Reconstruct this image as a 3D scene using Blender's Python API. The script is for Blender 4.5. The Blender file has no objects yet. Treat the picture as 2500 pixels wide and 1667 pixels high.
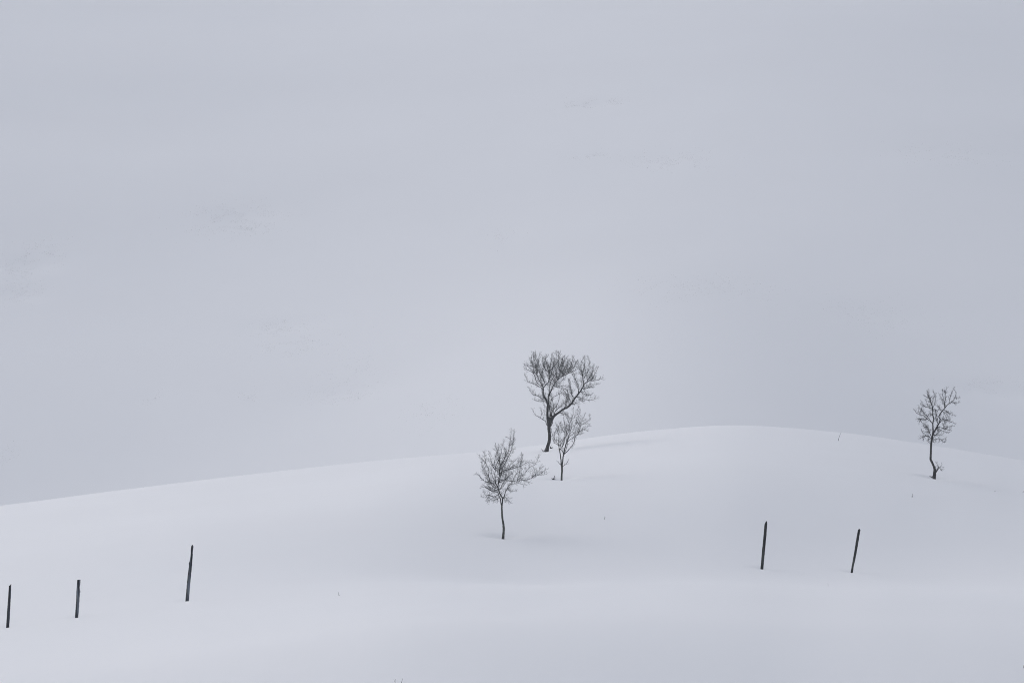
import bpy, bmesh, math, random
import numpy as np
from mathutils import Vector, Matrix

R = math.radians
sc = bpy.context.scene
COL = sc.collection
rng = random.Random(11)

# ------------------------------------------------------------------ camera, sky, sun, exposure
K = 36.0 / 135.0 / 2500.0                  # tangent per photo pixel (135 mm lens)
PITCH = 0.12
cam_d = bpy.data.cameras.new('camera')
cam_d.lens = 135.0
cam_d.sensor_width = 36.0
cam_d.clip_start = 0.5
cam_d.clip_end = 6000.0
cam = bpy.data.objects.new('camera', cam_d)
cam.rotation_euler = (math.pi / 2 + PITCH, 0, 0)
COL.objects.link(cam)
sc.camera = cam

SUN_EL, SUN_AZ = R(34), R(-44)             # azimuth measured from +Y (view direction) towards +X
w = bpy.data.worlds.new('World')
sc.world = w
w.use_nodes = True
nt = w.node_tree
nt.nodes.clear()
sky = nt.nodes.new('ShaderNodeTexSky')
sky.sky_type = 'NISHITA'
sky.sun_disc = False
sky.sun_elevation = SUN_EL
sky.sun_rotation = SUN_AZ
sky.altitude = 900
sky.air_density = 1.0
sky.dust_density = 4.0
sky.ozone_density = 1.0
hs = nt.nodes.new('ShaderNodeHueSaturation')   # the cloud deck greys the sky
hs.inputs['Saturation'].default_value = 0.52
bg = nt.nodes.new('ShaderNodeBackground')
bg.inputs['Strength'].default_value = 0.086
out = nt.nodes.new('ShaderNodeOutputWorld')
nt.links.new(sky.outputs[0], hs.inputs['Color'])
nt.links.new(hs.outputs[0], bg.inputs[0])
nt.links.new(bg.outputs[0], out.inputs[0])

sun_d = bpy.data.lights.new('sun', 'SUN')
sun_d.energy = 1.05
sun_d.angle = R(60)
sun_d.color = (1.0, 0.98, 0.955)
sun = bpy.data.objects.new('sun', sun_d)
sd = Vector((math.sin(SUN_AZ) * math.cos(SUN_EL), math.cos(SUN_AZ) * math.cos(SUN_EL), math.sin(SUN_EL)))
sun.rotation_euler = sd.to_track_quat('Z', 'Y').to_euler()
sun.location = (-60, 20, 80)
COL.objects.link(sun)

sc.view_settings.view_transform = 'Standard'
sc.view_settings.look = 'None'
sc.view_settings.gamma = 1
sc.view_settings.use_curve_mapping = False
sc.view_settings.exposure = 0.70
cy = sc.cycles
cy.max_bounces = 6
cy.diffuse_bounces = 4
cy.volume_bounces = 1
cy.use_denoising = True
cy.filter_width = 1.0
cy.use_adaptive_sampling = False
try:
    cy.denoiser = 'OPENIMAGEDENOISE'
    cy.denoising_input_passes = 'RGB_ALBEDO_NORMAL'
    cy.denoising_prefilter = 'NONE'
except Exception:
    pass

HAZE = 0.0003

# ------------------------------------------------------------------ helpers
cp, sp = math.cos(PITCH), math.sin(PITCH)

def ray(u, v):
    """direction through photo pixel (u, v), scaled so that y = 1"""
    q = -(v - 833.5) * K
    y = cp - q * sp
    return np.array([(u - 1250.0) * K / y, 1.0, (sp + q * cp) / y])

def tag(o, label=None, cat=None, group=None, kind=None):
    if label: o['label'] = label
    if cat: o['category'] = cat
    if group: o['group'] = group
    if kind: o['kind'] = kind
    return o

def empty(name, loc):
    o = bpy.data.objects.new(name, None)
    o.location = loc
    o.empty_display_size = 0.2
    COL.objects.link(o)
    return o

def mesh_obj(name, verts, faces, mat, parent=None, smooth=True, loc=None):
    me = bpy.data.meshes.new(name)
    me.from_pydata([tuple(p) for p in verts], [], faces)
    if smooth:
        me.polygons.foreach_set('use_smooth', [True] * len(me.polygons))
    me.update()
    me.materials.append(mat)
    o = bpy.data.objects.new(name, me)
    COL.objects.link(o)
    if loc is not None: o.location = loc
    if parent is not None: o.parent = parent
    return o

def smooth01(t):
    t = np.clip(t, 0, 1)
    return t * t * (3 - 2 * t)

# cheap smooth value noise on numpy arrays
_tab = np.random.RandomState(5).rand(64, 64)
def vnoise(x, y):
    xi = np.floor(x).astype(int); yi = np.floor(y).astype(int)
    fx = x - xi; fy = y - yi
    fx = fx * fx * fx * (fx * (fx * 6 - 15) + 10); fy = fy * fy * fy * (fy * (fy * 6 - 15) + 10)
    g = lambda a, b: _tab[a % 64, b % 64]
    return ((g(xi, yi) * (1 - fx) + g(xi + 1, yi) * fx) * (1 - fy)
            + (g(xi, yi + 1) * (1 - fx) + g(xi + 1, yi + 1) * fx) * fy) - 0.5

# ------------------------------------------------------------------ materials
def new_mat(name):
    m = bpy.data.materials.new(name)
    m.use_nodes = True
    n = m.node_tree.nodes
    return m, n, m.node_tree.links, n['Principled BSDF']

def snow_material(name, scale, strength, base=(0.838, 0.842, 0.867)):
    m, n, l, b = new_mat(name)
    b.inputs['Roughness'].default_value = 0.85
    b.inputs['Specular IOR Level'].default_value = 0.15
    tc = n.new('ShaderNodeTexCoord')
    no = n.new('ShaderNodeTexNoise')
    no.inputs['Scale'].default_value = scale
    no.inputs['Detail'].default_value = 5
    no.inputs['Roughness'].default_value = 0.6
    l.new(tc.outputs['Object'], no.inputs['Vector'])
    # faint crusted / powdery colour differences
    no2 = n.new('ShaderNodeTexNoise')
    no2.inputs['Scale'].default_value = scale * 0.06
    no2.inputs['Detail'].default_value = 3
    l.new(tc.outputs['Object'], no2.inputs['Vector'])
    mx = n.new('ShaderNodeMix'); mx.data_type = 'RGBA'
    mx.inputs['A'].default_value = (base[0] * 0.985, base[1] * 0.982, base[2] * 0.98, 1)
    mx.inputs['B'].default_value = (base[0] * 1.01, base[1] * 1.012, base[2] * 1.012, 1)
    l.new(no2.outputs['Fac'], mx.inputs['Factor'])
    l.new(mx.outputs['Result'], b.inputs['Base Color'])
    bp = n.new('ShaderNodeBump')
    bp.inputs['Strength'].default_value = strength
    bp.inputs['Distance'].default_value = 0.05
    l.new(no.outputs['Fac'], bp.inputs['Height'])
    l.new(bp.outputs['Normal'], b.inputs['Normal'])
    return m

def bark_material(name, dark, pale, frost=0.25, patch=9.0, snow=0.8):
    """wet bark with pale lichen, rime clinging to upward faces"""
    m, n, l, b = new_mat(name)
    b.inputs['Roughness'].default_value = 0.9
    b.inputs['Specular IOR Level'].default_value = 0.2
    tc = n.new('ShaderNodeTexCoord')
    no = n.new('ShaderNodeTexNoise')
    no.inputs['Scale'].default_value = patch
    no.inputs['Detail'].default_value = 6
    no.inputs['Roughness'].default_value = 0.7
    l.new(tc.outputs['Object'], no.inputs['Vector'])
    rp = n.new('ShaderNodeValToRGB')
    rp.color_ramp.elements[0].position = 0.42
    rp.color_ramp.elements[0].color = (*dark, 1)
    rp.color_ramp.elements[1].position = 0.72
    rp.color_ramp.elements[1].color = (*pale, 1)
    l.new(no.outputs['Fac'], rp.inputs['Fac'])
    # rime on the upper side and on the windward (left) side
    ge = n.new('ShaderNodeNewGeometry')
    dp = n.new('ShaderNodeVectorMath'); dp.operation = 'DOT_PRODUCT'
    dp.inputs[1].default_value = Vector((-0.45, -0.1, 0.9)).normalized()
    l.new(ge.outputs['Normal'], dp.inputs[0])
    ma = n.new('ShaderNodeMath'); ma.operation = 'MULTIPLY_ADD'
    ma.inputs[1].default_value = 0.5; ma.inputs[2].default_value = -0.5 + frost
    l.new(dp.outputs['Value'], ma.inputs[0])
    no2 = n.new('ShaderNodeTexNoise')
    no2.inputs['Scale'].default_value = patch * 2.3
    no2.inputs['Detail'].default_value = 4
    l.new(tc.outputs['Object'], no2.inputs['Vector'])
    ad = n.new('ShaderNodeMath'); ad.operation = 'ADD'
    l.new(ma.outputs[0], ad.inputs[0]); l.new(no2.outputs['Fac'], ad.inputs[1])
    mr = n.new('ShaderNodeMapRange')
    mr.inputs['From Min'].default_value = 0.5; mr.inputs['From Max'].default_value = 0.72
    l.new(ad.outputs[0], mr.inputs['Value'])
    mx = n.new('ShaderNodeMix'); mx.data_type = 'RGBA'
    mx.inputs['B'].default_value = (snow, snow * 1.01, snow * 1.03, 1)
    l.new(mr.outputs['Result'], mx.inputs['Factor'])
    l.new(rp.outputs['Color'], mx.inputs['A'])
    l.new(mx.outputs['Result'], b.inputs['Base Color'])
    bp = n.new('ShaderNodeBump')
    bp.inputs['Strength'].default_value = 0.6; bp.inputs['Distance'].default_value = 0.02
    l.new(no.outputs['Fac'], bp.inputs['Height'])
    l.new(bp.outputs['Normal'], b.inputs['Normal'])
    return m

def wood_material(name, dark, pale, pos=(0.5, 0.75)):
    m, n, l, b = new_mat(name)
    b.inputs['Roughness'].default_value = 0.85
    b.inputs['Specular IOR Level'].default_value = 0.25
    tc = n.new('ShaderNodeTexCoord')
    mp = n.new('ShaderNodeMapping')
    mp.inputs['Scale'].default_value = (26, 26, 1.6)
    l.new(tc.outputs['Object'], mp.inputs['Vector'])
    no = n.new('ShaderNodeTexNoise')
    no.inputs['Scale'].default_value = 1.0
    no.inputs['Detail'].default_value = 5
    l.new(mp.outputs[0], no.inputs['Vector'])
    rp = n.new('ShaderNodeValToRGB')
    rp.color_ramp.elements[0].position = pos[0]
    rp.color_ramp.elements[0].color = (*dark, 1)
    rp.color_ramp.elements[1].position = pos[1]
    rp.color_ramp.elements[1].color = (*pale, 1)
    l.new(no.outputs['Fac'], rp.inputs['Fac'])
    l.new(rp.outputs['Color'], b.inputs['Base Color'])
    bp = n.new('ShaderNodeBump')
    bp.inputs['Strength'].default_value = 0.7; bp.inputs['Distance'].default_value = 0.01
    l.new(no.outputs['Fac'], bp.inputs['Height'])
    l.new(bp.outputs['Normal'], b.inputs['Normal'])
    return m

M_SNOW = snow_material('snow_hill', 1.8, 0.22)
M_FAR = snow_material('snow_mountain', 0.35, 0.15)
M_RIME = snow_material('rime_snow', 30, 0.4)
M_TRUNK = bark_material('dark_birch_bark', (0.022, 0.022, 0.024), (0.09, 0.09, 0.085), 0.02, 14)
M_LIMB = bark_material('limb_bark', (0.022, 0.023, 0.027), (0.055, 0.057, 0.055), 0.05, 12)
M_TWIG = bark_material('rimed_twigs', (0.030, 0.031, 0.035), (0.09, 0.095, 0.085), 0.20, 7)
M_TRUNK2 = bark_material('grey_green_bark', (0.045, 0.046, 0.044), (0.14, 0.15, 0.13), 0.04, 16)
M_BARE = bark_material('dark_twigs', (0.024, 0.025, 0.029), (0.05, 0.05, 0.05), 0.02, 7)
M_STEM = bark_material('dry_stem', (0.10, 0.10, 0.10), (0.20, 0.19, 0.17), 0.10, 20)
M_SCREE = bark_material('half_buried_stones', (0.10, 0.10, 0.105), (0.22, 0.22, 0.21), 0.22, 3)
M_WOOD = wood_material('weathered_post_wood', (0.012, 0.014, 0.019), (0.075, 0.085, 0.105), (0.45, 0.7))
M_WOOD_PALE = wood_material('split_post_wood', (0.012, 0.015, 0.021), (0.20, 0.225, 0.26), (0.47, 0.66))
M_WOOD_MOSS = wood_material('mossy_post_wood', (0.012, 0.014, 0.015), (0.065, 0.075, 0.068), (0.47, 0.72))

# ------------------------------------------------------------------ terrain
CREST_U = np.array([-1600, -800, 0, 234, 468, 691, 903, 1010, 1142, 1260, 1340, 1473, 1590, 1728, 1808, 1930, 2047, 2153, 2313, 2419, 2500, 3000, 4000])
CREST_V = np.array([1420, 1330, 1234, 1204, 1174, 1149, 1126, 1116, 1106, 1094, 1083, 1063, 1049, 1038, 1036, 1043, 1054, 1066, 1092, 1108, 1124, 1200, 1330])
YC = 190.0

_fu = np.linspace(-1600, 4000, 1401)
_fv = np.interp(_fu, CREST_U, CREST_V)
_k = np.exp(-0.5 * (np.arange(-40, 41) / 14.0) ** 2); _k /= _k.sum()
_fv = np.convolve(np.pad(_fv, 40, mode='edge'), _k, mode='valid')

_fs = np.interp(_fu, [-600, 0, 187, 457, 900, 1200, 1550, 1859, 2080, 2500, 3000], [296, 296, 294, 288, 276, 280, 322, 347, 336, 295, 250])
_k2 = np.exp(-0.5 * (np.arange(-90, 91) / 34.0) ** 2); _k2 /= _k2.sum()
_fs = np.convolve(np.pad(_fs, 90, mode='edge'), _k2, mode='valid')

BUMPS = []      # (x, y, sx, sy, height) gentle drifts and hollows
WELLS = []      # (x, y, radius, depth) hollows round trunks and posts

def hill_base(x, y):
    x = np.asarray(x, float); y = np.asarray(y, float)
    ys = np.maximum(y, 55.0)
    u = 1250.0 + x / ys / K
    cv = np.interp(u, _fu, _fv)
    q = -(cv - 833.5) * K
    e = (sp + q * cp) / (cp - q * sp)
    d = np.abs(ys - YC) / 90.0
    side = np.interp(u, _fu, _fs)
    far = np.where(ys > YC, 1.25, 1.0)
    D = side * d ** 1.7 * far
    z = ys * (e - K * D)
    t = smooth01((82.0 - y) / 42.0)
    low = -2.3 - 0.25 * smooth01((40 - y) / 60)
    return z * (1 - t) + low * t

def hill(x, y):
    z = hill_base(x, y)
    x = np.asarray(x, float); y = np.asarray(y, float)
    z = z + 0.06 * vnoise(x / 14 + 3.1, y / 19 + 7.7) + 0.02 * vnoise(x / 4.1, y / 6.3)
    z = z + 0.010 * vnoise(x / 1.3 + 5, y / 2.6)
    for bx, by, sx, sy, h in BUMPS:
        z = z + h * np.exp(-0.5 * (((x - bx) / sx) ** 2 + ((y - by) / sy) ** 2))
    for wx, wy, r, dep in WELLS:
        z = z - dep * np.exp(-((x - wx) ** 2 + (y - wy) ** 2) / (r * r))
    return z

def hit(fn, u, v, y0, y1, n=4000):
    """first point of the ground seen through pixel (u, v)"""
    d = ray(u, v)
    ys = np.linspace(y0, y1, n)
    diff = fn(ys * d[0], ys) - ys * d[2]
    i = int(np.argmax(diff > 0))
    if diff[i] <= 0: return None
    if i > 0:
        a = diff[i - 1] / (diff[i - 1] - diff[i])
        yy = ys[i - 1] + a * (ys[i] - ys[i - 1])
    else:
        yy = ys[0]
    return np.array([yy * d[0], yy, yy * d[2]])

def add_bump(u, v, sx, sy, h):
    p = hit(hill_base, u, v, 60, YC)
    if p is not None: BUMPS.append((p[0], p[1], sx, sy, h))

# bench below the knoll, broad swells, the shaded fold right of the big tree
add_bump(1700, 1265, 9.5, 13, -1.6)
add_bump(2310, 1265, 6, 10, -0.55)
add_bump(1290, 1310, 3.4, 4.5, -0.14)
add_bump(1440, 1130, 3.2, 18, -0.12)
add_bump(1120, 1180, 3.0, 14, 0.25)
add_bump(1370, 1440, 1.6, 3.0, -0.06)
add_bump(400, 1350, 10, 14, 0.22)
add_bump(900, 1480, 7, 9, -0.20)

def grid_object(name, xs, ys, fn, mat):
    X, Y = np.meshgrid(xs, ys)
    Z = fn(X, Y)
    nx, ny = len(xs), len(ys)
    co = np.stack([X, Y, Z], -1).reshape(-1, 3)
    i = np.arange(nx * ny).reshape(ny, nx)
    f = np.stack([i[:-1, :-1], i[:-1, 1:], i[1:, 1:], i[1:, :-1]], -1).reshape(-1, 4)
    me = bpy.data.meshes.new(name)
    me.vertices.add(len(co)); me.vertices.foreach_set('co', co.ravel())
    me.loops.add(f.size); me.loops.foreach_set('vertex_index', f.ravel())
    me.polygons.add(len(f)); me.polygons.foreach_set('loop_start', np.arange(0, f.size, 4))
    me.update(calc_edges=True); me.validate()
    me.polygons.foreach_set('use_smooth', [True] * len(me.polygons))
    me.materials.append(mat)
    o = bpy.data.objects.new(name, me); COL.objects.link(o)
    tag(o, kind='structure')
    return o

# base points of everything that stands on the hill
TREES = {'big': (1335, 1101), 'round': (1226, 1308), 'vase': (1370.6, 1168), 'right': (2279, 1165)}
POSTS = [(18.5, 1528), (187, 1504), (457, 1464), (1860, 1385.5), (2080, 1394)]
base = {k: hit(hill, u, v, 60, YC + 3) for k, (u, v) in TREES.items()}
post_base = [hit(hill, u, v, 60, YC) for u, v in POSTS]
for p in base.values(): WELLS.append((p[0] + 0.05, p[1], 0.55, 0.11))
for p in post_base: WELLS.append((p[0], p[1], 0.32, 0.06))

xs = np.concatenate([-32 - np.geomspace(0.3, 420, 70)[::-1], np.linspace(-32, 32, 321), 32 + np.geomspace(0.3, 420, 70)])
ysg = np.concatenate([np.linspace(-160, 50, 60), np.linspace(50.5, 215, 560), 215 + np.geomspace(0.4, 200, 50)])
grid_object('hill', xs, ysg, hill, M_SNOW)

# ---- the far slope
M_DENTS = []
def far_base(x, y):
    x = np.asarray(x, float); y = np.asarray(y, float)
    t = np.maximum(y - 330.0, 0)
    z = 20 + 0.27 * t + 0.05 * (np.sqrt((t - 150) ** 2 + 60 ** 2) + t - 160) * 0.5
    z = z - 0.6 * np.maximum(330.0 - y, 0)
    # invented spurs and gullies, tilted to brighten the middle and darken both sides
    wl = 20 + 0.035 * t
    z = z + 0.064 * wl * np.sin((x - 2) / wl)
    z = z + 3.8 * np.exp(-0.5 * (((x - 16) / 18.0) ** 2 + ((y - 400) / 70.0) ** 2))  # added swell; its left face brightens the slope behind the middle crest
    return z

def far_slope(x, y):
    z = far_base(x, y)
    z = z + 1.6 * vnoise(x / 60 + 9, y / 85 + 2) + 0.16 * vnoise(x / 17, y / 30)
    for bx, by, sx, sy, h in M_DENTS:
        z = z + h * np.exp(-0.5 * (((x - bx) / sx) ** 2 + ((y - by) / sy) ** 2))
    return z

for u, v, sx, sy, h in [(595, 535, 3.0, 4.0, -0.55), (85, 640, 2.6, 4.0, -0.6), (40, 715, 2.4, 3.5, -0.45),
                        (1450, 253, 2.6, 2.4, -0.45), (1620, 390, 4.5, 4.0, -0.45), (1440, 382, 3.0, 2.0, -0.25),
                        (690, 800, 3.6, 3.0, -0.4), (850, 965, 3.2, 3.2, -0.4), (1225, 575, 2.0, 3.0, -0.25),
                        (2130, 770, 5.0, 5.0, -0.4), (2450, 950, 4.0, 3.0, -0.5), (2300, 375, 7.0, 4.0, -0.4),
                        (370, 975, 0.8, 2.0, -0.2), (610, 965, 0.8, 1.5, -0.2)]:
    p = hit(far_base, u, v, 335, 1500)
    if p is not None: M_DENTS.append((p[0], p[1], sx * 1.15, sy * 1.15, h * 0.5))

SMUDGES = [(575, 535, 60, 22, 260), (615, 560, 30, 7, 60), (80, 640, 34, 26, 200), (45, 715, 30, 14, 90), (1450, 254, 45, 6, 90), (1640, 395, 60, 16, 120),
           (1440, 383, 35, 5, 40), (690, 800, 42, 9, 90), (720, 840, 60, 18, 140), (845, 965, 45, 11, 110), (850, 910, 50, 25, 90), (1060, 1000, 40, 25, 80), (1225, 575, 20, 14, 30),
           (2130, 770, 60, 24, 130), (2460, 950, 70, 12, 150), (2330, 380, 70, 16, 90), (372, 972, 9, 9, 28), (610, 965, 12, 9, 24),
           (1640, 700, 60, 20, 70), (1790, 705, 60, 20, 70), (20, 1110, 14, 10, 26)]
def build_scree():
    """stones and heath tips that just break the snow on the far slope, seen as faint smudges"""
    r = np.random.RandomState(19)
    oct_v = np.array([(1, 0, 0), (-1, 0, 0), (0, 1, 0), (0, -1, 0), (0, 0, 1), (0, 0, -1)], float)
    oct_f = np.array([(0, 2, 4), (2, 1, 4), (1, 3, 4), (3, 0, 4), (2, 0, 5), (1, 2, 5), (3, 1, 5), (0, 3, 5)])
    P = []
    for u, v, su, sv, n in SMUDGES:
        c = hit(far_slope, u, v, 335, 1300)
        if c is None: continue
        m = n * SCREE_N
        x = c[0] + r.normal(0, 1, m) * su * K * c[1]
        y = c[1] + r.normal(0, 1, m) * sv * K * c[1] / 0.16
        keep = vnoise(x / (su * K * c[1] * 0.45) + u, y / (su * K * c[1] * 0.9) + v) > -0.08
        P.append(np.stack([x, y, far_slope(x, y)], 1)[keep])
    P = np.concatenate(P)
    s_ = r.uniform(0.016, 0.036, len(P)) * P[:, 1] / 600
    S = s_[:, None] * np.stack([r.uniform(0.8, 1.6, len(P)), r.uniform(0.8, 1.3, len(P)), r.uniform(0.6, 1.2, len(P))], 1)
    V = (P[:, None, :] + oct_v[None] * S[:, None, :]).reshape(-1, 3)
    F = (oct_f[None] + 6 * np.arange(len(P))[:, None, None]).reshape(-1, 3)
    o = mesh_obj('scree', V.tolist(), F.tolist(), M_SCREE, smooth=False)
    tag(o, kind='stuff')
SCREE_N = 8

mx_ = np.concatenate([-150 - np.geomspace(2, 650, 40)[::-1], np.linspace(-150, 150, 251), 150 + np.geomspace(2, 650, 40)])
my_ = np.concatenate([np.linspace(205, 900, 520), 900 + np.geomspace(2, 600, 40)])
grid_object('mountainside', mx_, my_, far_slope, M_FAR)
build_scree()

# ------------------------------------------------------------------ trees
def catmull(P, n):
    P = np.asarray(P, float)
    if len(P) == 2:
        return np.array([P[0] + (P[1] - P[0]) * t for t in np.linspace(0, 1, n * 1 + 1)])
    Q = np.vstack([2 * P[0] - P[1], P, 2 * P[-1] - P[-2]])
    o = []
    for i in range(1, len(Q) - 2):
        for j in range(n):
            t = j / n
            a, b, c, d = Q[i - 1], Q[i], Q[i + 1], Q[i + 2]
            o.append(0.5 * ((2 * b) + (-a + c) * t + (2 * a - 5 * b + 4 * c - d) * t * t + (-a + 3 * b - 3 * c + d) * t ** 3))
    o.append(P[-1])
    return np.array(o)

def add_tube(V, F, pts, rad, sides=7, cap=True, jit=0.0):
    pts = np.asarray(pts, float); n = len(pts)
    ref = np.array([0.31, 0.94, 0.13])
    b0 = len(V)
    for i in range(n):
        t = pts[min(i + 1, n - 1)] - pts[max(i - 1, 0)]
        t = t / (np.linalg.norm(t) + 1e-12)
        a = np.cross(t, ref); a /= np.linalg.norm(a) + 1e-12
        c = np.cross(t, a)
        for s in range(sides):
            th = 2 * math.pi * s / sides
            r = rad[i] * (1 + (rng.uniform(-jit, jit) if jit else 0))
            V.append(pts[i] + r * (math.cos(th) * a + math.sin(th) * c))
    for i in range(n - 1):
        for s in range(sides):
            s2 = (s + 1) % sides
            F.append((b0 + i * sides + s, b0 + i * sides + s2, b0 + (i + 1) * sides + s2, b0 + (i + 1) * sides + s))
    if cap:
        F.append(tuple(b0 + s for s in range(sides))[::-1])
        F.append(tuple(b0 + (n - 1) * sides + s for s in range(sides)))

def unit(a):
    return a / (np.linalg.norm(a) + 1e-12)

def build_tree(key, label, crop, scale, trunk, limbs, mats, twig, extra=0.35, seed=1, mats_limb=None):
    """trunk / limbs: lists of (x, y, width) read off the enlarged photo; depth is grown, not traced"""
    global rng
    rng = random.Random(seed)
    p0 = base[key]
    px = K * p0[1]                              # metres per photo pixel at the tree
    bu, bv = TREES[key]
    def conv(P):
        return [np.array([(crop[0] + x / scale - bu) * px, 0.0, -(crop[1] + y / scale - bv) * px]) for x, y, *_ in P]
    def width(P):
        ws = [None if len(q) < 3 else q[2] for q in P]
        return [max(w_, 1.6) / scale * px * 0.5 for w_ in ws]
    root = empty('bare_tree', tuple(p0))
    tag(root, label, 'tree', 'bare trees on the snowy hill')
    skeleton = []                               # list of (pts, rads)

    def nearest_depth(p):
        best, bd, br = 1e9, 0.0, None
        for pts, rads in skeleton:
            d = np.hypot(pts[:, 0] - p[0], pts[:, 2] - p[2])
            i = int(np.argmin(d))
            if d[i] < best: best, bd, br = d[i], pts[i, 1], pts[i]
        return bd
    # trunk
    tp = conv(trunk); tw = width(trunk)
    tp[0] = tp[0] + np.array([0, 0, -0.25])
    pts = catmull(np.column_stack([np.array(tp), np.array(tw)]), 6)
    wob = np.array([0.012 * math.sin(i * 0.5 + seed) for i in range(len(pts))])
    pts[:, 1] += wob
    V, F = [], []
    add_tube(V, F, pts[:, :3], pts[:, 3], 12, jit=0.09)
    mesh_obj('trunk', V, F, mats[0], root)
    skeleton.append((pts[:, :3], pts[:, 3]))
    allb = []
    nl = len(limbs)
    for li, L in enumerate(limbs):
        P = conv(L); W = width(L)
        d0 = nearest_depth(P[0])
        A = np.array(P)
        seg = np.r_[0, np.cumsum(np.linalg.norm(np.diff(A, axis=0), axis=1))]
        tot = seg[-1]
        slope = rng.choice([-1, 1]) * rng.uniform(0.25, 0.75)
        if L[0][2] > 20: slope *= 0.4
        ph = rng.uniform(0, 6.28)
        A[:, 1] = d0 + slope * seg + 0.05 * tot * np.sin(seg / (tot + 1e-9) * 4 + ph) - 0.05 * tot * math.sin(ph)
        pts = catmull(np.column_stack([A, np.array(W)]), 5)
        # crooked growth
        for i in range(1, len(pts) - 1):
            j = min(pts[i, 3] * 0.5, 0.3 * px)
            pts[i, :3] += np.array([rng.uniform(-j, j) for _ in range(3)])
        skeleton.append((pts[:, :3], pts[:, 3]))
        thin = 3.0 if L[0][1] > twig.get('low', 1e9) and L[0][2] < 20 else 1.0
        allb.append((pts[:, :3], pts[:, 3], L[0][2] / scale, thin))
        V, F = [], []
        add_tube(V, F, pts[:, :3], pts[:, 3], 7)
        mesh_obj('branch', V, F, mats[1], root)
        # a sibling bough growing towards or away from the viewer
        if thin == 1.0 and rng.random() < extra and tot > 10 * px and L[0][2] < 16:
            ang = rng.choice([-1, 1]) * rng.uniform(0.9, 1.35)
            c, s = math.cos(ang), math.sin(ang)
            o0 = pts[0, :3]
            q = (pts[:, :3] - o0) * np.array([1, 0.4, 1])
            q2 = np.column_stack([q[:, 0] * c - q[:, 1] * s, q[:, 0] * s + q[:, 1] * c, q[:, 2] * rng.uniform(0.75, 0.95)]) + o0
            V, F = [], []
            add_tube(V, F, q2, pts[:, 3] * 0.85, 6)
            mesh_obj('branch', V, F, mats[1], root)
            allb.append((q2, pts[:, 3] * 0.85, L[0][2] / scale, thin))
    # twigs: two orders grown off every bough
    V, F = [], []
    spacing, blen, up, tr, skip = twig['spacing'], twig['len'], twig['up'], twig['r'], twig.get('skip', 0.25)
    UP = np.array([0, 0, 1.0])
    def grow(p, d, length, r, order):
        n = 4 if order == 1 else 3
        pts = [p]; cur = p; dd = d
        for i in range(n):
            dd = unit(dd + UP * up * 0.35 + np.array([rng.gauss(0, 0.12) for _ in range(3)]))
            cur = cur + dd * length / n
            pts.append(cur)
        rad = [r * (1 - 0.62 * i / n) for i in range(n + 1)]
        add_tube(V, F, pts, rad, 3, cap=False)
        if order == 1:
            k = max(2, int(length / px / twig['sub']))
            for j in range(k):
                t = rng.uniform(0.2, 0.98) * n
                i = min(int(t), n - 1); a = t - i
                q = pts[i] * (1 - a) + pts[i + 1] * a
                td = unit(pts[i + 1] - pts[i])
                grow(q, unit(td * rng.uniform(0.6, 1.1) + side(td) * rng.uniform(0.6, 1.1)), length * rng.uniform(0.22, 0.5), r * 0.72, 2)
    def side(t):
        v = np.array([rng.gauss(0, 1), rng.gauss(0, 1), rng.gauss(0, 1)])
        v = v - t * np.dot(v, t)
        return unit(v)
    for pts, rads, w0, thin in allb:
        seg = np.r_[0, np.cumsum(np.linalg.norm(np.diff(pts, axis=0), axis=1))]
        tot = seg[-1]
        s = tot * skip * (1.4 if w0 > 3 else (0.6 if w0 < 1.3 else 1.0))
        while s < tot:
            i = min(int(np.searchsorted(seg, s)) , len(pts) - 1); i = max(i, 1)
            a = (s - seg[i - 1]) / (seg[i] - seg[i - 1] + 1e-9)
            p = pts[i - 1] * (1 - a) + pts[i] * a
            t = unit(pts[i] - pts[i - 1])
            f = s / tot
            ln = blen * px * rng.uniform(0.45, 1.15) * (1.15 - 0.5 * f)
            ln = min(ln, 0.55 * tot)
            d = unit(t * rng.uniform(0.5, 1.0) + side(t) * rng.uniform(0.7, 1.2) + UP * up * 0.3)
            grow(p, d, ln, tr * px * rng.uniform(0.8, 1.2), 1)
            s += thin * spacing * px * rng.uniform(0.6, 1.4)
        # the tip breaks into a small spray
        t = unit(pts[-1] - pts[-2])
        for _ in range(3):
            grow(pts[-1], unit(t + side(t) * rng.uniform(0.1, 0.6)), blen * px * rng.uniform(0.3, 0.6), tr * px, 2)
    o = mesh_obj('twigs', V, F, mats[2], root)
    tag(o, kind='stuff')
    return root

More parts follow.
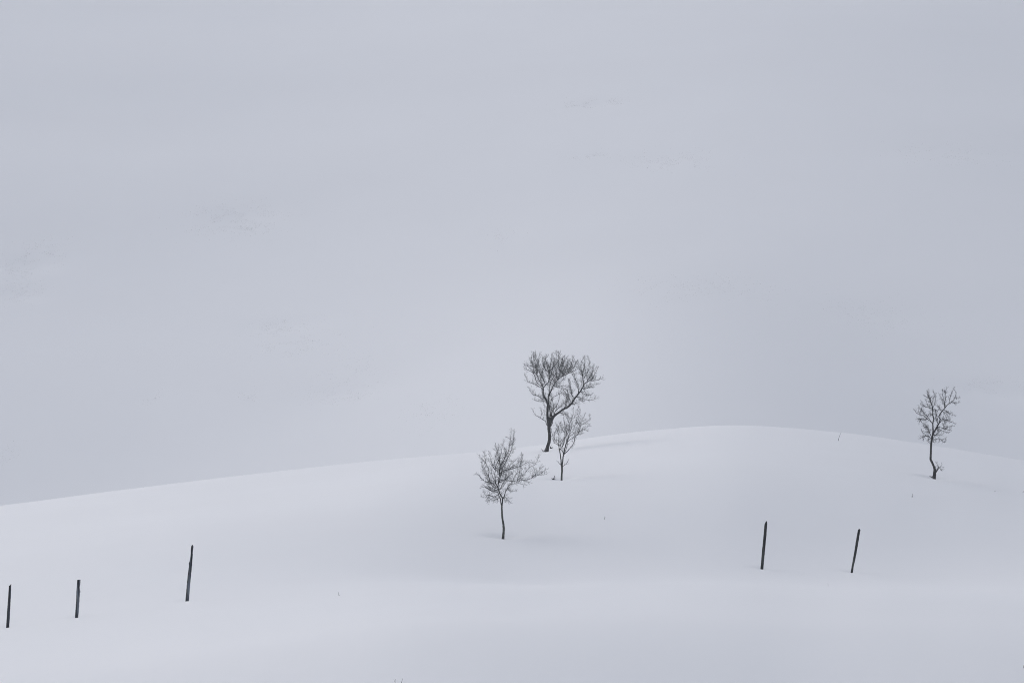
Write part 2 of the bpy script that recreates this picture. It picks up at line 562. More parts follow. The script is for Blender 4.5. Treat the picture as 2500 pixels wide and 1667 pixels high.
# ---- the largest tree, two stems from a swollen fork
T0_TRUNK = [(412, 1478, 62), (425, 1425, 50), (450, 1340, 46), (459, 1260, 43), (452, 1180, 42), (450, 1120, 48), (456, 1070, 68), (458, 1025, 74)]
T0 = [
 [(440, 1060, 48), (430, 980, 36), (430, 880, 34), (436, 800, 32), (412, 740, 28), (386, 690, 22), (374, 630, 17), (372, 565, 14), (330, 480, 12), (290, 390, 10), (275, 300, 8), (262, 220, 6), (265, 130, 4), (268, 75, 2)],
 [(466, 1060, 58), (500, 1000, 46), (530, 972, 34), (590, 930, 29), (650, 890, 28), (710, 860, 27), (760, 815, 25), (800, 750, 23), (850, 690, 21), (890, 640, 18), (925, 570, 16), (918, 500, 11), (915, 430, 8), (925, 350, 6), (940, 270, 4), (930, 200, 2)],
 [(455, 1030, 22), (466, 960, 19), (462, 880, 17), (450, 800, 15), (445, 700, 13), (490, 600, 11), (530, 520, 10), (580, 450, 9), (600, 380, 8), (590, 280, 6), (585, 180, 4), (582, 80, 2)],
 [(372, 565, 13), (405, 525, 12), (440, 490, 10), (455, 420, 9), (462, 340, 8), (475, 240, 6), (490, 150, 4), (493, 75, 2)],
 [(450, 700, 12), (480, 640, 10), (510, 560, 10), (560, 500, 9), (620, 455, 9), (680, 430, 8), (740, 408, 7), (800, 390, 5), (840, 360, 2)],
 [(375, 600, 9), (350, 570, 8), (290, 545, 7), (230, 520, 6), (170, 505, 5), (140, 470, 3), (118, 420, 2)],
 [(386, 740, 9), (340, 715, 8), (300, 690, 7), (250, 680, 5), (210, 655, 4), (180, 590, 2)],
 [(390, 755, 7), (350, 760, 6), (310, 755, 5), (270, 740, 4), (250, 720, 2)],
 [(362, 545, 9), (310, 520, 8), (270, 470, 8), (245, 400, 7), (200, 360, 5), (150, 340, 4), (120, 300, 2)],
 [(290, 390, 8), (240, 330, 6), (190, 280, 4), (150, 245, 3), (125, 225, 2)],
 [(462, 340, 7), (400, 280, 6), (372, 200, 5), (366, 110, 2)],
 [(473, 300, 7), (540, 230, 6), (595, 160, 4), (612, 70, 2)],
 [(598, 390, 7), (650, 330, 6), (690, 260, 4), (720, 190, 2)],
 [(620, 455, 7), (690, 380, 6), (740, 300, 5), (772, 220, 3), (785, 175, 2)],
 [(700, 424, 6), (770, 350, 5), (810, 290, 3), (836, 235, 2)],
 [(290, 390, 6), (302, 300, 5), (312, 200, 4), (322, 100, 2)],
 [(275, 300, 5), (225, 240, 4), (207, 170, 3), (212, 140, 2)],
 [(462, 350, 6), (430, 250, 5), (420, 170, 3), (400, 110, 2)],
 [(530, 520, 7), (600, 520, 5), (640, 480, 4), (665, 460, 2)],
 [(510, 560, 6), (580, 590, 5), (640, 570, 4), (690, 590, 2)],
 [(330, 480, 6), (350, 400, 5), (370, 320, 4), (380, 240, 2)],
 [(560, 500, 6), (600, 430, 5), (660, 400, 4), (720, 350, 2)],
 [(590, 300, 5), (640, 240, 4), (660, 170, 2)],
 [(462, 420, 5), (510, 360, 4), (540, 280, 3), (545, 180, 2)],
 [(405, 525, 8), (380, 440, 6), (330, 340, 4), (335, 230, 2)],
 [(455, 420, 6), (420, 350, 5), (395, 230, 3), (420, 85, 2)],
 [(530, 520, 7), (520, 430, 5), (510, 330, 4), (520, 200, 2)],
 [(600, 380, 6), (620, 300, 5), (630, 220, 3), (650, 125, 2)],
 [(640, 450, 6), (660, 370, 5), (700, 320, 4), (702, 230, 2)],
 [(245, 400, 5), (232, 330, 4), (240, 240, 3), (232, 150, 2)],
 [(560, 500, 6), (550, 400, 5), (560, 300, 3), (550, 125, 2)],
 [(680, 430, 5), (720, 370, 4), (790, 330, 3), (815, 260, 2)],
 [(925, 560, 11), (960, 540, 10), (1000, 520, 8), (1050, 470, 6), (1090, 410, 4), (1110, 360, 2)],
 [(1000, 520, 7), (1060, 520, 6), (1110, 510, 4), (1180, 497, 2)],
 [(905, 615, 7), (950, 622, 6), (1000, 600, 5), (1060, 575, 4), (1125, 562, 2)],
 [(830, 725, 7), (880, 745, 6), (930, 765, 6), (990, 775, 5), (1040, 780, 4), (1108, 755, 2)],
 [(880, 655, 5), (930, 690, 4), (990, 720, 3), (1040, 700, 2)],
 [(795, 755, 9), (760, 690, 8), (762, 640, 6), (745, 560, 5), (730, 480, 2)],
 [(850, 690, 8), (860, 620, 7), (840, 560, 6), (805, 480, 4), (780, 400, 2)],
 [(915, 470, 7), (900, 400, 6), (880, 340, 5), (900, 250, 3), (925, 205, 2)],
 [(930, 480, 6), (980, 400, 5), (1000, 310, 4), (985, 220, 2)],
 [(960, 540, 6), (1020, 440, 5), (1050, 370, 4), (1062, 310, 2)],
 [(762, 815, 5), (790, 830, 4), (820, 800, 3), (850, 812, 2)],
 [(520, 975, 12), (540, 905, 11), (600, 850, 9), (650, 800, 7), (700, 750, 6), (722, 680, 5), (700, 600, 4), (640, 570, 2)],
 [(490, 1005, 12), (500, 900, 10), (560, 820, 7), (580, 760, 6), (600, 680, 4), (592, 610, 2)],
 [(655, 888, 8), (692, 830, 7), (702, 760, 5), (690, 690, 4), (660, 620, 2)],
 [(480, 985, 10), (485, 900, 8), (470, 830, 7), (490, 760, 6), (545, 720, 4), (612, 690, 2)],
 [(710, 858, 7), (740, 790, 6), (720, 720, 5), (660, 700, 4), (620, 640, 2)],
 [(445, 1125, 11), (418, 1095, 10), (405, 1050, 9), (365, 1015, 8), (320, 985, 7), (270, 950, 5), (235, 905, 3), (220, 865, 2)],
 [(365, 1015, 5), (385, 960, 4), (395, 880, 3), (385, 815, 2)],
 [(332, 990, 5), (352, 930, 4), (330, 875, 2)],
 [(472, 1122, 11), (495, 1082, 10), (498, 1035, 9)],
 [(590, 935, 7), (640, 945, 6), (700, 975, 5), (745, 1005, 2)],
]
build_tree('big', 'largest bare tree, with a wide double crown and a low fork', (1260, 840), 5.6,
           T0_TRUNK, T0, (M_TRUNK, M_LIMB, M_TWIG), dict(spacing=1.8, len=14, up=0.42, r=0.23, sub=2.0, skip=0.14, low=985), extra=0.85, seed=3)

# ---- small vase-shaped tree in front of it
T2_TRUNK = [(397, 1482, 42), (404, 1400, 36), (410, 1320, 36), (407, 1240, 40), (402, 1200, 42)]
T2 = [
 [(393, 1215, 25), (390, 1120, 22), (380, 1030, 20), (365, 920, 18), (350, 850, 14), (348, 760, 11), (352, 680, 9), (350, 620, 6), (332, 550, 4), (345, 480, 2)],
 [(412, 1215, 26), (425, 1100, 23), (433, 1040, 23), (450, 960, 23), (465, 900, 22), (480, 830, 20), (505, 760, 16), (530, 690, 13), (550, 625, 10), (588, 500, 8), (600, 400, 6), (592, 320, 5), (620, 240, 4), (632, 130, 2)],
 [(555, 610, 8), (620, 560, 7), (650, 470, 6), (690, 380, 4), (738, 260, 3), (750, 180, 2)],
 [(448, 1005, 15), (520, 930, 13), (570, 870, 12), (620, 800, 11), (655, 730, 10), (652, 680, 9), (690, 620, 9), (722, 590, 8), (750, 540, 8), (800, 510, 6), (860, 480, 5), (902, 450, 4), (940, 430, 2)],
 [(690, 615, 7), (740, 600, 6), (795, 565, 6), (800, 535, 6), (860, 505, 5), (898, 525, 3)],
 [(750, 540, 8), (770, 440, 7), (820, 390, 6), (880, 350, 5), (930, 300, 4), (965, 270, 3), (950, 200, 2)],
 [(770, 440, 6), (800, 350, 4), (830, 270, 3), (862, 205, 2)],
 [(765, 450, 5), (735, 380, 4), (700, 330, 2)],
 [(500, 785, 12), (530, 750, 10), (570, 710, 9), (620, 680, 8), (650, 640, 6), (668, 560, 5), (690, 490, 2)],
 [(572, 870, 5), (600, 868, 4)],
 [(465, 905, 7), (440, 895, 6), (415, 878, 5)],
 [(372, 900, 14), (410, 860, 12), (440, 810, 11), (457, 750, 10), (455, 700, 8), (480, 670, 8), (495, 610, 7), (500, 540, 5), (490, 470, 4), (450, 400, 3), (440, 320, 2)],
 [(378, 860, 9), (385, 820, 8), (405, 770, 7), (455, 700, 5)],
 [(352, 840, 9), (310, 760, 8), (260, 680, 7), (230, 620, 5), (212, 560, 3), (200, 480, 2)],
 [(340, 825, 6), (300, 790, 5), (260, 760, 4), (240, 700, 2)],
 [(262, 680, 6), (280, 560, 5), (310, 490, 3), (352, 430, 2)],
 [(350, 630, 5), (400, 560, 4), (390, 470, 3), (360, 370, 2)],
 [(480, 670, 7), (540, 560, 6), (560, 470, 5), (540, 380, 4), (510, 290, 2)],
 [(385, 890, 9), (420, 935, 9), (445, 985, 9)],
 [(600, 430, 5), (560, 340, 4), (530, 270, 3), (470, 230, 2)],
 [(592, 340, 5), (650, 300, 4), (680, 230, 3), (718, 120, 2)],
 [(500, 600, 5), (430, 560, 4), (400, 500, 3), (390, 420, 2)],
 [(650, 640, 5), (730, 520, 4), (720, 440, 3), (690, 380, 2)],
 [(382, 1205, 10), (345, 1170, 7), (325, 1148, 5)],
 [(425, 1235, 10), (445, 1222, 9), (480, 1200, 9), (515, 1160, 8), (527, 1130, 5)],
]
build_tree('vase', 'small vase-shaped bare tree with forking stems in front of the largest tree', (1320, 980), 7.84,
           T2_TRUNK, T2, (M_TRUNK2, M_LIMB, M_TWIG), dict(spacing=1.9, len=12, up=0.5, r=0.25, sub=2.0, skip=0.26, low=1180), extra=0.5, seed=8)

# ---- slim tree, oval crown with long sprays to the right
T1_TRUNK = [(412, 1512, 42), (430, 1440, 32), (428, 1360, 29), (413, 1260, 25), (407, 1160, 23), (405, 1080, 26)]
T1 = [
 [(410, 1095, 18), (416, 1000, 19), (400, 970, 18), (380, 930, 16), (365, 880, 14), (350, 830, 12), (322, 775, 11), (312, 650, 9), (318, 580, 7), (310, 480, 6), (322, 400, 4), (350, 330, 3), (362, 240, 2)],
 [(397, 1085, 15), (386, 1015, 13), (368, 985, 10), (362, 940, 9), (330, 930, 8), (280, 925, 7), (240, 900, 5), (200, 880, 3), (150, 880, 2)],
 [(364, 1005, 7), (310, 1040, 5), (297, 1070, 3)],
 [(424, 1000, 15), (440, 960, 11), (460, 905, 10), (480, 870, 9), (500, 840, 6), (560, 820, 4), (605, 818, 2)],
 [(475, 885, 5), (540, 912, 3), (598, 905, 2)],
 [(440, 968, 5), (480, 1010, 4), (525, 1045, 2)],
 [(350, 840, 12), (360, 760, 11), (370, 680, 10), (375, 600, 10), (390, 530, 10), (430, 460, 9), (470, 380, 8), (500, 310, 7), (515, 200, 5), (525, 120, 4), (530, 50, 2)],
 [(498, 335, 4), (540, 318, 3), (575, 298, 2)],
 [(508, 260, 3), (545, 225, 3), (578, 195, 2)],
 [(518, 175, 3), (500, 155, 2), (478, 145, 2)],
 [(470, 380, 4), (455, 340, 3), (445, 310, 2)],
 [(375, 645, 9), (430, 610, 8), (480, 592, 8), (540, 585, 7), (600, 560, 7), (660, 540, 6), (720, 500, 5), (770, 485, 5), (830, 495, 4), (870, 480, 3), (885, 440, 2), (896, 395, 2)],
 [(640, 548, 5), (665, 490, 4), (680, 430, 3), (670, 375, 2)],
 [(368, 775, 9), (440, 745, 8), (520, 755, 8), (600, 755, 8), (680, 750, 7), (760, 742, 6), (830, 710, 5), (890, 690, 4), (950, 650, 3), (1000, 615, 2)],
 [(605, 752, 6), (660, 710, 6), (720, 650, 5), (770, 590, 4), (850, 555, 2)],
 [(800, 725, 5), (870, 660, 4), (910, 610, 3), (945, 570, 2)],
 [(590, 770, 4), (660, 800, 3), (722, 815, 2)],
 [(690, 752, 3), (740, 765, 3), (782, 785, 2)],
 [(890, 690, 3), (940, 685, 2), (990, 675, 2)],
 [(345, 838, 10), (300, 800, 9), (250, 755, 9), (230, 680, 8), (235, 600, 7), (200, 520, 5), (180, 440, 4), (170, 340, 2)],
 [(320, 790, 7), (270, 780, 6), (210, 770, 6), (150, 740, 5), (110, 690, 4), (78, 665, 2)],
 [(362, 960, 6), (300, 985, 6), (240, 965, 5), (190, 960, 4), (160, 900, 2)],
 [(240, 968, 4), (200, 1030, 2)],
 [(300, 990, 4), (255, 1030, 3), (228, 1055, 2)],
 [(195, 1000, 3), (165, 995, 2), (138, 980, 2)],
 [(352, 870, 7), (280, 890, 6), (220, 850, 5), (185, 830, 3), (160, 800, 2)],
 [(235, 690, 6), (195, 640, 4), (160, 590, 3), (140, 510, 2)],
 [(200, 520, 4), (160, 465, 3), (112, 415, 2)],
 [(318, 590, 6), (280, 520, 5), (250, 430, 4), (240, 340, 2)],
 [(315, 560, 6), (365, 450, 5), (400, 370, 4), (410, 280, 3), (440, 215, 2)],
 [(388, 535, 5), (360, 430, 4), (332, 350, 3), (325, 255, 2)],
 [(380, 600, 5), (430, 540, 4), (470, 470, 3), (522, 470, 2)],
 [(430, 460, 4), (450, 380, 3), (440, 290, 2)],
 [(372, 690, 6), (425, 650, 5), (480, 560, 4), (540, 500, 3), (592, 445, 2)],
 [(500, 840, 5), (540, 790, 4), (590, 700, 3), (622, 640, 2)],
 [(440, 745, 5), (500, 690, 4), (562, 640, 2)],
 [(365, 880, 7), (420, 840, 5), (450, 780, 4), (520, 720, 2)],
 [(350, 830, 7), (300, 720, 6), (270, 640, 4), (262, 540, 2)],
 [(372, 680, 6), (340, 600, 5), (345, 500, 4), (380, 420, 2)],
 [(355, 860, 6), (310, 850, 5), (250, 800, 4), (200, 720, 2)],
]
build_tree('round', 'slim bare tree with an oval crown and two long sprays of branches reaching right', (1150, 1030), 5.405,
           T1_TRUNK, T1, (M_TRUNK2, M_LIMB, M_TWIG), dict(spacing=1.9, len=14, up=0.3, r=0.24, sub=2.2, skip=0.10), extra=0.6, seed=21)

# ---- lone crooked tree at the right
T3_TRUNK = [(388, 1475, 56), (405, 1400, 52), (408, 1350, 46), (395, 1300, 36), (370, 1240, 35), (345, 1180, 37), (345, 1120, 33), (350, 1050, 32), (352, 980, 32), (360, 900, 34), (368, 850, 31), (380, 790, 28)]
T3 = [
 [(378, 800, 26), (388, 730, 23), (385, 660, 21), (386, 590, 20), (400, 540, 18), (386, 470, 17), (385, 400, 17), (380, 340, 16), (365, 280, 10), (350, 220, 8), (322, 150, 5), (325, 60, 2)],
 [(386, 770, 22), (430, 700, 25), (460, 640, 23), (490, 580, 19), (496, 535, 17), (475, 500, 16), (510, 440, 17), (560, 380, 16), (600, 330, 12), (640, 290, 10), (700, 250, 7), (740, 190, 6), (756, 140, 5), (740, 85, 2)],
 [(465, 620, 11), (458, 565, 9), (476, 505, 9)],
 [(400, 545, 10), (440, 490, 9), (442, 420, 9), (432, 378, 9), (392, 362, 8)],
 [(384, 365, 8), (420, 300, 7), (445, 220, 6), (450, 140, 4), (425, 55, 2)],
 [(380, 372, 8), (330, 350, 7), (270, 320, 6), (235, 280, 5), (213, 225, 2)],
 [(270, 320, 4), (230, 312, 3), (188, 305, 2)],
 [(380, 605, 9), (330, 550, 9), (290, 510, 8), (250, 470, 8), (190, 460, 6), (130, 420, 5), (98, 372, 2)],
 [(250, 470, 5), (268, 420, 4), (220, 380, 3), (200, 345, 2)],
 [(190, 460, 5), (162, 400, 4), (160, 350, 2)],
 [(300, 530, 5), (240, 528, 4), (190, 550, 3), (178, 582, 2)],
 [(250, 545, 3), (200, 525, 3), (140, 525, 2)],
 [(383, 485, 5), (335, 445, 4), (310, 490, 2)],
 [(364, 825, 9), (340, 780, 8), (320, 730, 8), (300, 660, 6), (250, 620, 5), (200, 595, 4), (180, 572, 2)],
 [(300, 665, 5), (265, 665, 4), (235, 650, 2)],
 [(320, 735, 6), (270, 750, 5), (215, 760, 4), (195, 715, 2)],
 [(352, 845, 6), (300, 805, 6), (250, 800, 5), (188, 830, 2)],
 [(260, 800, 4), (235, 862, 2)],
 [(350, 855, 5), (300, 858, 4), (318, 905, 2)],
 [(462, 665, 9), (520, 670, 8), (570, 685, 8), (620, 660, 6), (680, 640, 5), (732, 640, 2)],
 [(570, 685, 5), (650, 700, 4), (685, 680, 2)],
 [(562, 682, 5), (560, 620, 4), (592, 560, 2)],
 [(440, 700, 7), (500, 710, 6), (560, 740, 5), (632, 755, 2)],
 [(492, 595, 7), (530, 570, 7), (560, 545, 7), (620, 555, 6), (670, 570, 4), (742, 602, 2)],
 [(560, 545, 5), (556, 508, 3)],
 [(555, 392, 7), (610, 420, 6), (660, 450, 5), (742, 482, 2)],
 [(540, 425, 5), (600, 470, 4), (640, 520, 3), (650, 552, 2)],
 [(568, 375, 9), (570, 300, 8), (575, 220, 7), (575, 140, 5), (592, 55, 2)],
 [(575, 145, 4), (540, 85, 2)],
 [(640, 290, 7), (650, 220, 6), (675, 130, 4), (706, 58, 2)],
 [(690, 258, 4), (735, 285, 3), (790, 280, 2)],
 [(742, 190, 3), (770, 205, 3), (805, 203, 2)],
 [(384, 845, 9), (420, 800, 8), (460, 762, 7), (470, 715, 5), (450, 680, 3)],
 [(380, 852, 8), (440, 850, 7), (500, 850, 7), (550, 880, 6), (580, 905, 5), (602, 838, 2)],
 [(440, 850, 5), (432, 885, 3)],
 [(500, 852, 4), (488, 895, 2)],
 [(352, 225, 6), (300, 170, 4), (258, 138, 2)],
 [(365, 285, 5), (402, 220, 4), (420, 140, 2)],
 [(520, 425, 6), (485, 360, 5), (470, 325, 2)],
 [(600, 332, 5), (545, 280, 4), (520, 200, 3), (500, 125, 2)],
 [(395, 800, 7), (450, 790, 5), (510, 800, 3), (540, 780, 2)],
 [(412, 1405, 26), (435, 1370, 23), (458, 1335, 20), (471, 1308, 15)],
 [(398, 1285, 6), (430, 1315, 5), (468, 1322, 4)],
 [(462, 1320, 5), (445, 1270, 4), (428, 1240, 2)],
 [(470, 1312, 5), (498, 1324, 4), (525, 1338, 6), (552, 1340, 9)],
 [(500, 1325, 4), (518, 1352, 9)],
 [(470, 1305, 4), (505, 1296, 3), (540, 1296, 2)],
 [(512, 1296, 4), (522, 1248, 2)],
 [(402, 1440, 26), (370, 1460, 18), (338, 1456, 8)],
]
n_limb = 0
build_tree('right', 'lone crooked bare tree with a bent trunk and a broken stub at its foot', (2220, 940), 6.533,
           T3_TRUNK, T3, (M_TRUNK, M_LIMB, M_BARE), dict(spacing=1.6, len=9.5, up=0.25, r=0.25, sub=1.9, skip=0.22, low=1200), extra=0.9, seed=31)

# ------------------------------------------------------------------ fence posts
def build_post(i, label, top, w_bot, w_mid, w_top, mat, cap, notches=(), bend=0.0, seed=0, sides=12, twist=0.0):
    r = random.Random(seed)
    p0 = post_base[i]
    px = K * p0[1]
    bu, bv = POSTS[i]
    H = (bv - top[1]) * px
    dx = (top[0] - bu) * px
    rings = 34
    ph = [r.uniform(0, 6.28) for _ in range(6)]
    V, F = [], []
    zs = [-0.35] + [H * t for t in np.linspace(0, 1, rings)]
    for k, z in enumerate(zs):
        t = max(z, 0) / H
        wd = np.interp(t, [0, 0.5, 1], [w_bot, w_mid, w_top]) * px * 0.54
        cx = dx * z / H + bend * px * math.sin(math.pi * t) + 0.25 * px * math.sin(t * 9 + ph[0]) * 0.5
        cyy = 0.004 * math.sin(t * 7 + ph[1])
        for s in range(sides):
            th = 2 * math.pi * s / sides + twist * t
            rr = wd * (1 + 0.07 * math.sin(2 * th + ph[2]) + 0.06 * math.sin(3 * th + ph[3] + t * 3) + r.uniform(-0.05, 0.05))
            for nt_, ns, depth, size, direction in notches:
                # local knots (positive) and splits (negative) on one side of the post
                a = math.cos(th - direction)
                rr *= 1 + depth * math.exp(-((t - nt_) / size) ** 2) * max(a, 0) ** ns
            x = cx + rr * math.cos(th)
            y = cyy + rr * math.sin(th)
            zz = z
            if k == len(zs) - 1:
                if cap == 'slant': zz = z - 0.035 + 0.05 * math.cos(th - 0.6)
                elif cap == 'flat': zz = z + 0.006 * math.cos(th) + r.uniform(-0.004, 0.004)
                elif cap in ('round', 'point'): zz = z
            V.append((x, y, zz))
    n = len(zs)
    for k in range(n - 1):
        for s in range(sides):
            s2 = (s + 1) % sides
            F.append((k * sides + s, k * sides + s2, (k + 1) * sides + s2, (k + 1) * sides + s))
    if cap in ('round', 'point'):
        L = 0.045 if cap == 'round' else 0.10
        steps = 5
        # replace the top part by a dome or a hewn point that leans to the right
        for k in range(n):
            z = zs[k]
            d = H - z
            if d < L:
                f = d / L
                sc_ = math.sqrt(max(1 - (1 - f) ** 2, 0.02)) if cap == 'round' else 0.35 + 0.65 * f ** 0.7
                cx = dx * z / H + (0.012 * (1 - f) if cap == 'point' else 0)
                for s in range(sides):
                    x, y, zz = V[k * sides + s]
                    bx = dx * z / H
                    V[k * sides + s] = (cx + (x - bx) * sc_, y * sc_, zz)
    F.append(tuple((n - 1) * sides + s for s in range(sides)))
    o = mesh_obj('fence_post', V, F, mat, loc=tuple(p0))
    tag(o, label, 'post', 'fence posts standing in the snow')
    return o

RIGHT, LEFT = 0.0, math.pi
build_post(0, 'dark post with a slanted pointed top, leftmost of the row near the left edge', (23.3, 1426), 7.4, 6.8, 5.6, M_WOOD, 'slant',
           [(0.35, 2, 0.10, 0.05, LEFT)], 0.3, 1)
build_post(1, 'shortest post, flat-topped and dark with a small knot on its right side', (191.3, 1415), 7.4, 7.6, 7.2, M_WOOD_PALE, 'flat',
           [(0.68, 3, 0.45, 0.018, RIGHT), (0.80, 2, -0.30, 0.05, RIGHT), (0.45, 2, -0.10, 0.12, LEFT)], 0.2, 2)
build_post(2, 'tallest weathered post with pale grain streaks and a splintered upper half', (468.5, 1329), 7.4, 7.2, 4.8, M_WOOD_PALE, 'round',
           [(0.66, 3, 0.35, 0.02, LEFT), (0.80, 2, -0.30, 0.09, LEFT), (0.86, 2, -0.2, 0.03, RIGHT)], 0.0, 3)
build_post(3, 'straight dark post hewn to a narrow point, left one of the right-hand pair', (1871.5, 1271.5), 6.3, 6.4, 6.0, M_WOOD_MOSS, 'point',
           [(0.70, 2, 0.06, 0.05, RIGHT)], 0.0, 4)
p5 = build_post(4, 'strongly leaning dark post with a rounded top and snow flecks near its foot', (2099.0, 1290), 5.4, 6.3, 6.4, M_WOOD_MOSS, 'round',
           [(0.68, 3, 0.18, 0.02, LEFT), (0.29, 3, 0.15, 0.02, LEFT), (0.12, 2, -0.15, 0.1, RIGHT)], 0.2, 5)

def snow_flecks(parent, idx, spots, seed):
    """small lumps of snow stuck to a post"""
    r = random.Random(seed)
    px = K * post_base[idx][1]
    V, F = [], []
    for x, y, z, s in spots:
        bm = bmesh.new()
        bmesh.ops.create_icosphere(bm, subdivisions=1, radius=s)
        b0 = len(V)
        for v in bm.verts:
            V.append((x + v.co.x * r.uniform(0.7, 1.2), y + v.co.y * 0.8, z + v.co.z * r.uniform(0.8, 1.5)))
        F += [tuple(b0 + v.index for v in f.verts) for f in bm.faces]
        bm.free()
    o = mesh_obj('snow_patch', V, F, M_RIME, parent)
    tag(o, kind='stuff')

px5 = K * post_base[4][1]
H5, dx5 = (1394 - 1290) * px5, (2099 - 2080) * px5
rr_ = random.Random(77)
spots = []
for _ in range(46):
    t = rr_.uniform(0.01, 0.33) if rr_.random() < 0.85 else rr_.uniform(0.4, 0.75)
    th = rr_.gauss(-0.6, 0.5)
    rad = 2.6 * px5
    spots.append((dx5 * t + rad * math.cos(th), rad * math.sin(th), H5 * t, rr_.uniform(0.004, 0.011)))
snow_flecks(p5, 4, spots, 5)

# ------------------------------------------------------------------ stems, sprigs and clumps that poke through the snow
def sprig(name, label, cat, u, v, stems, mat, group=None, lumps=(), y_to=YC + 2):
    """stems: list of polylines in photo pixels relative to the base (right, up, depth, width)"""
    p = hit(hill, u, v, 55, y_to)
    if p is None:
        p = hit(hill, u, v + 4, 55, y_to)
    px = K * p[1]
    V, F = [], []
    for S in stems:
        A = np.array([(a * px, c * px, b * px) for a, b, c, _ in S])
        W = np.array([max(w_, 0.3) * px * 0.5 * (0.7 if name == 'dry_stem' else 1.0) for *_, w_ in S])
        pts = catmull(np.column_stack([A, W]), 4)
        add_tube(V, F, pts[:, :3], pts[:, 3], 5)
    for (a, b, c, s) in lumps:
        bm = bmesh.new()
        bmesh.ops.create_icosphere(bm, subdivisions=2, radius=s * px)
        b0 = len(V)
        for vv in bm.verts:
            j = rng.uniform(0.75, 1.2)
            V.append((a * px + vv.co.x * j, c * px + vv.co.y * j, b * px + vv.co.z * j * 0.75))
        F += [tuple(b0 + q.index for q in f.verts) for f in bm.faces]
        bm.free()
    o = mesh_obj(name, V, F, mat, loc=tuple(p))
    tag(o, label, cat, group)
    return o

rng = random.Random(5)
G = 'dry stems poking through the snow'
sprig('dry_stem', 'single curved dry stem just below the knoll crest, left of the right tree', 'plant', 2046, 1076,
      [[(0, -4, 0, 1.4), (1, 3, 0, 1.5), (3, 10, 0, 1.1), (6, 17, 1, 0.7), (8, 22, 1, 0.5)]], M_STEM, G)
sprig('dry_stem', 'pair of bare twigs sticking up at the bottom edge of the photo', 'plant', 970, 1690,
      [[(-3, -6, 0, 1.2), (-5, 14, 0, 1.6), (-5.5, 29, 0, 1.2), (-4.5, 33, 1, 0.7)], [(2, -6, 0, 1.4), (8, 15, 0, 1.7), (11, 28, 1, 1.4), (13, 35, 1, 0.8)],
       [(-5.3, 24, 0, 0.8), (-7.5, 30, 0, 0.6), (-9, 34, 0, 0.4)]], M_STEM, G)
sprig('dry_stem', 'tiny bent stem alone on the slope right of the tallest post', 'plant', 827, 1453,
      [[(1, -3, 0, 1.0), (-0.5, 3, 0, 1.1), (-1, 9, 0, 0.6)], [(1, 0, 0, 0.9), (3.5, 2, 0, 0.6)]], M_STEM, G)
sprig('dry_stem', 'tiny upright stem between the vase-shaped tree and the pointed post', 'plant', 1476, 1267,
      [[(-1, -3, 0, 1.0), (0, 3, 0, 0.9), (0.5, 8, 0, 0.5)], [(0, 0, 1, 0.7), (2, 6, 1, 0.4)]], M_STEM, G)
sprig('dry_stem', 'two short dark stalk ends below and left of the right tree', 'plant', 2228, 1213,
      [[(-2, -2, 0, 1.0), (0.5, 4, 0, 1.4), (0, 9, 0, 0.8)], [(-4, -2, 1, 1.2), (-2, 1.5, 1, 1.1), (1, 0, 1, 0.8)]], M_STEM, G)
sprig('dry_stem', 'small dark nub of a stem in snow right of the right tree', 'plant', 2429, 1200,
      [[(0, -2, 0, 1.6), (0, 1.5, 0, 1.8), (1.5, 2.5, 0, 1.2)]], M_STEM, G)
sprig('dry_stem', 'stem cut by the right edge of the photo below the right tree', 'plant', 2497, 1202,
      [[(0, -2, 0, 1.6), (1, 2, 0, 1.6), (3, 3, 0, 1.0)]], M_STEM, G)
sprig('dry_stem', 'tiny thin stem below the gap of the right-hand posts', 'plant', 2022, 1430,
      [[(0, -2, 0, 0.8), (-0.4, 3, 0, 0.8), (-0.6, 9, 0, 0.4)]], M_STEM, G)
sprig('dry_stem', 'dark stub at the lower right corner of the photo', 'plant', 2498, 1630,
      [[(0, -4, 0, 1.6), (0.4, 3, 0, 1.5), (0, 8, 0, 0.8)]], M_STEM, G)

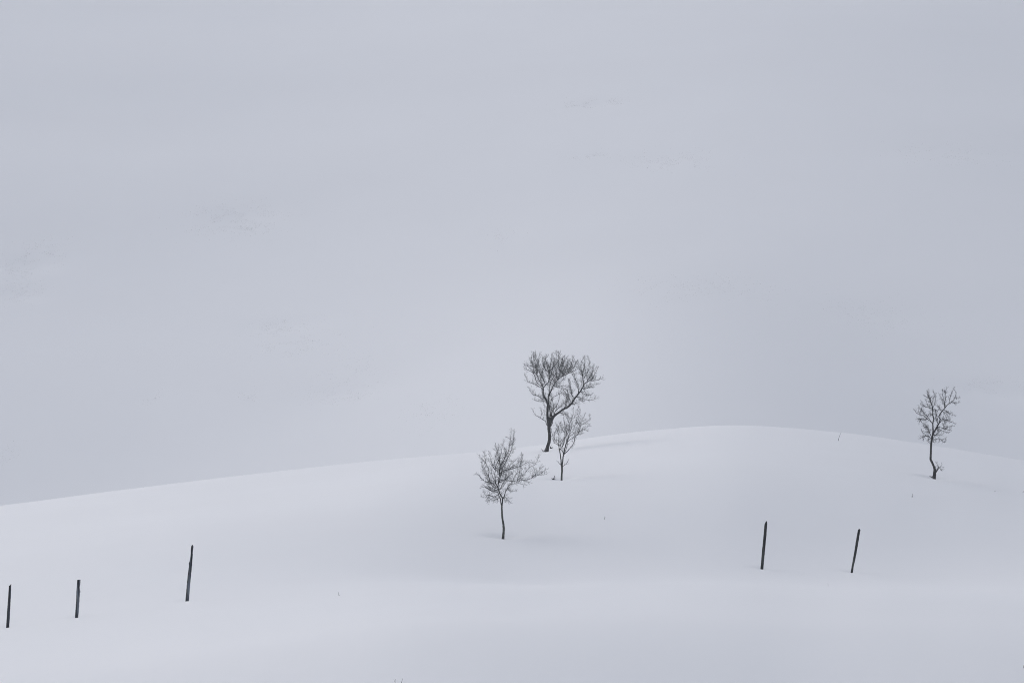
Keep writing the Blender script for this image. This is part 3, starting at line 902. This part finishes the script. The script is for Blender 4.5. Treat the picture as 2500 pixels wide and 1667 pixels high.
sprig('heather_clump', 'small dark clump half under snow, left of the vase-shaped tree', 'plant', 1351, 1170,
      [[(-2, -2, 0, 2), (1, 3, 0, 1.6), (2.5, 8, 0, 1.6), (2.2, 9.5, 0, 1.0)], [(0, -1, 0, 1.5), (-3, 2, 0, 1.4), (-4.5, 3, 1, 0.8)],
       [(0, 0, 0, 1.2), (5, 1.5, 0, 1.0), (7, 3, 0, 0.6)], [(0, 0, 0, 1.2), (3, 4, -2, 1.0), (5, 5, -3, 0.6)]], M_BARE,
      lumps=[(-0.5, 0.8, 0, 2.6), (2.3, 6.5, 0, 1.1), (-3, 0.3, 1, 1.2)])
stems = []
for k in range(9):
    a = rng.uniform(-16, 2); l_ = rng.uniform(3, 8)
    stems.append([(a * 0.5 - 1, -2, rng.uniform(-2, 2), 1.1), (a * 0.8, l_ * 0.4, rng.uniform(-3, 3), 0.9), (a, l_, rng.uniform(-4, 4), 0.4)])
sprig('heather_clump', 'tangled dark sprigs at the left foot of the largest tree', 'plant', 1333, 1102, stems, M_BARE,
      lumps=[(-5, 0.6, 0, 1.8), (-1, 0.4, -2, 1.6)])
stems = []
for k in range(6):
    a = rng.uniform(2, 10); l_ = rng.uniform(3, 9)
    stems.append([(a * 0.4, -2, rng.uniform(-2, 2), 1.2), (a * 0.8, l_ * 0.5, rng.uniform(-2, 2), 1.0), (a + 1, l_, rng.uniform(-3, 3), 0.4)])
sprig('heather_clump', 'dark sprigs at the right foot of the largest tree', 'plant', 1341, 1095, stems, M_BARE, lumps=[(3, 1.2, 0, 2.0), (5, 2.5, 0, 1.1)])

# ------------------------------------------------------------------ haze
if HAZE > 0:
    m = bpy.data.materials.new('haze')
    m.use_nodes = True
    n = m.node_tree.nodes; n.clear()
    vo = n.new('ShaderNodeVolumePrincipled')
    vo.inputs['Color'].default_value = (0.93, 0.95, 1.0, 1)
    vo.inputs['Density'].default_value = HAZE
    vo.inputs['Anisotropy'].default_value = 0.0
    mo = n.new('ShaderNodeOutputMaterial')
    m.node_tree.links.new(vo.outputs[0], mo.inputs['Volume'])
    zlo = -140; zhi = 450
    x0, x1, y0_, y1_ = -830, 830, -180, 1540
    V = [(x, y, z) for z in (zlo, zhi) for y in (y0_, y1_) for x in (x0, x1)]
    F = [(0, 2, 3, 1), (4, 5, 7, 6), (0, 1, 5, 4), (2, 6, 7, 3), (0, 4, 6, 2), (1, 3, 7, 5)]
    hz = mesh_obj('haze', V, F, m, smooth=False)
    tag(hz, kind='stuff')
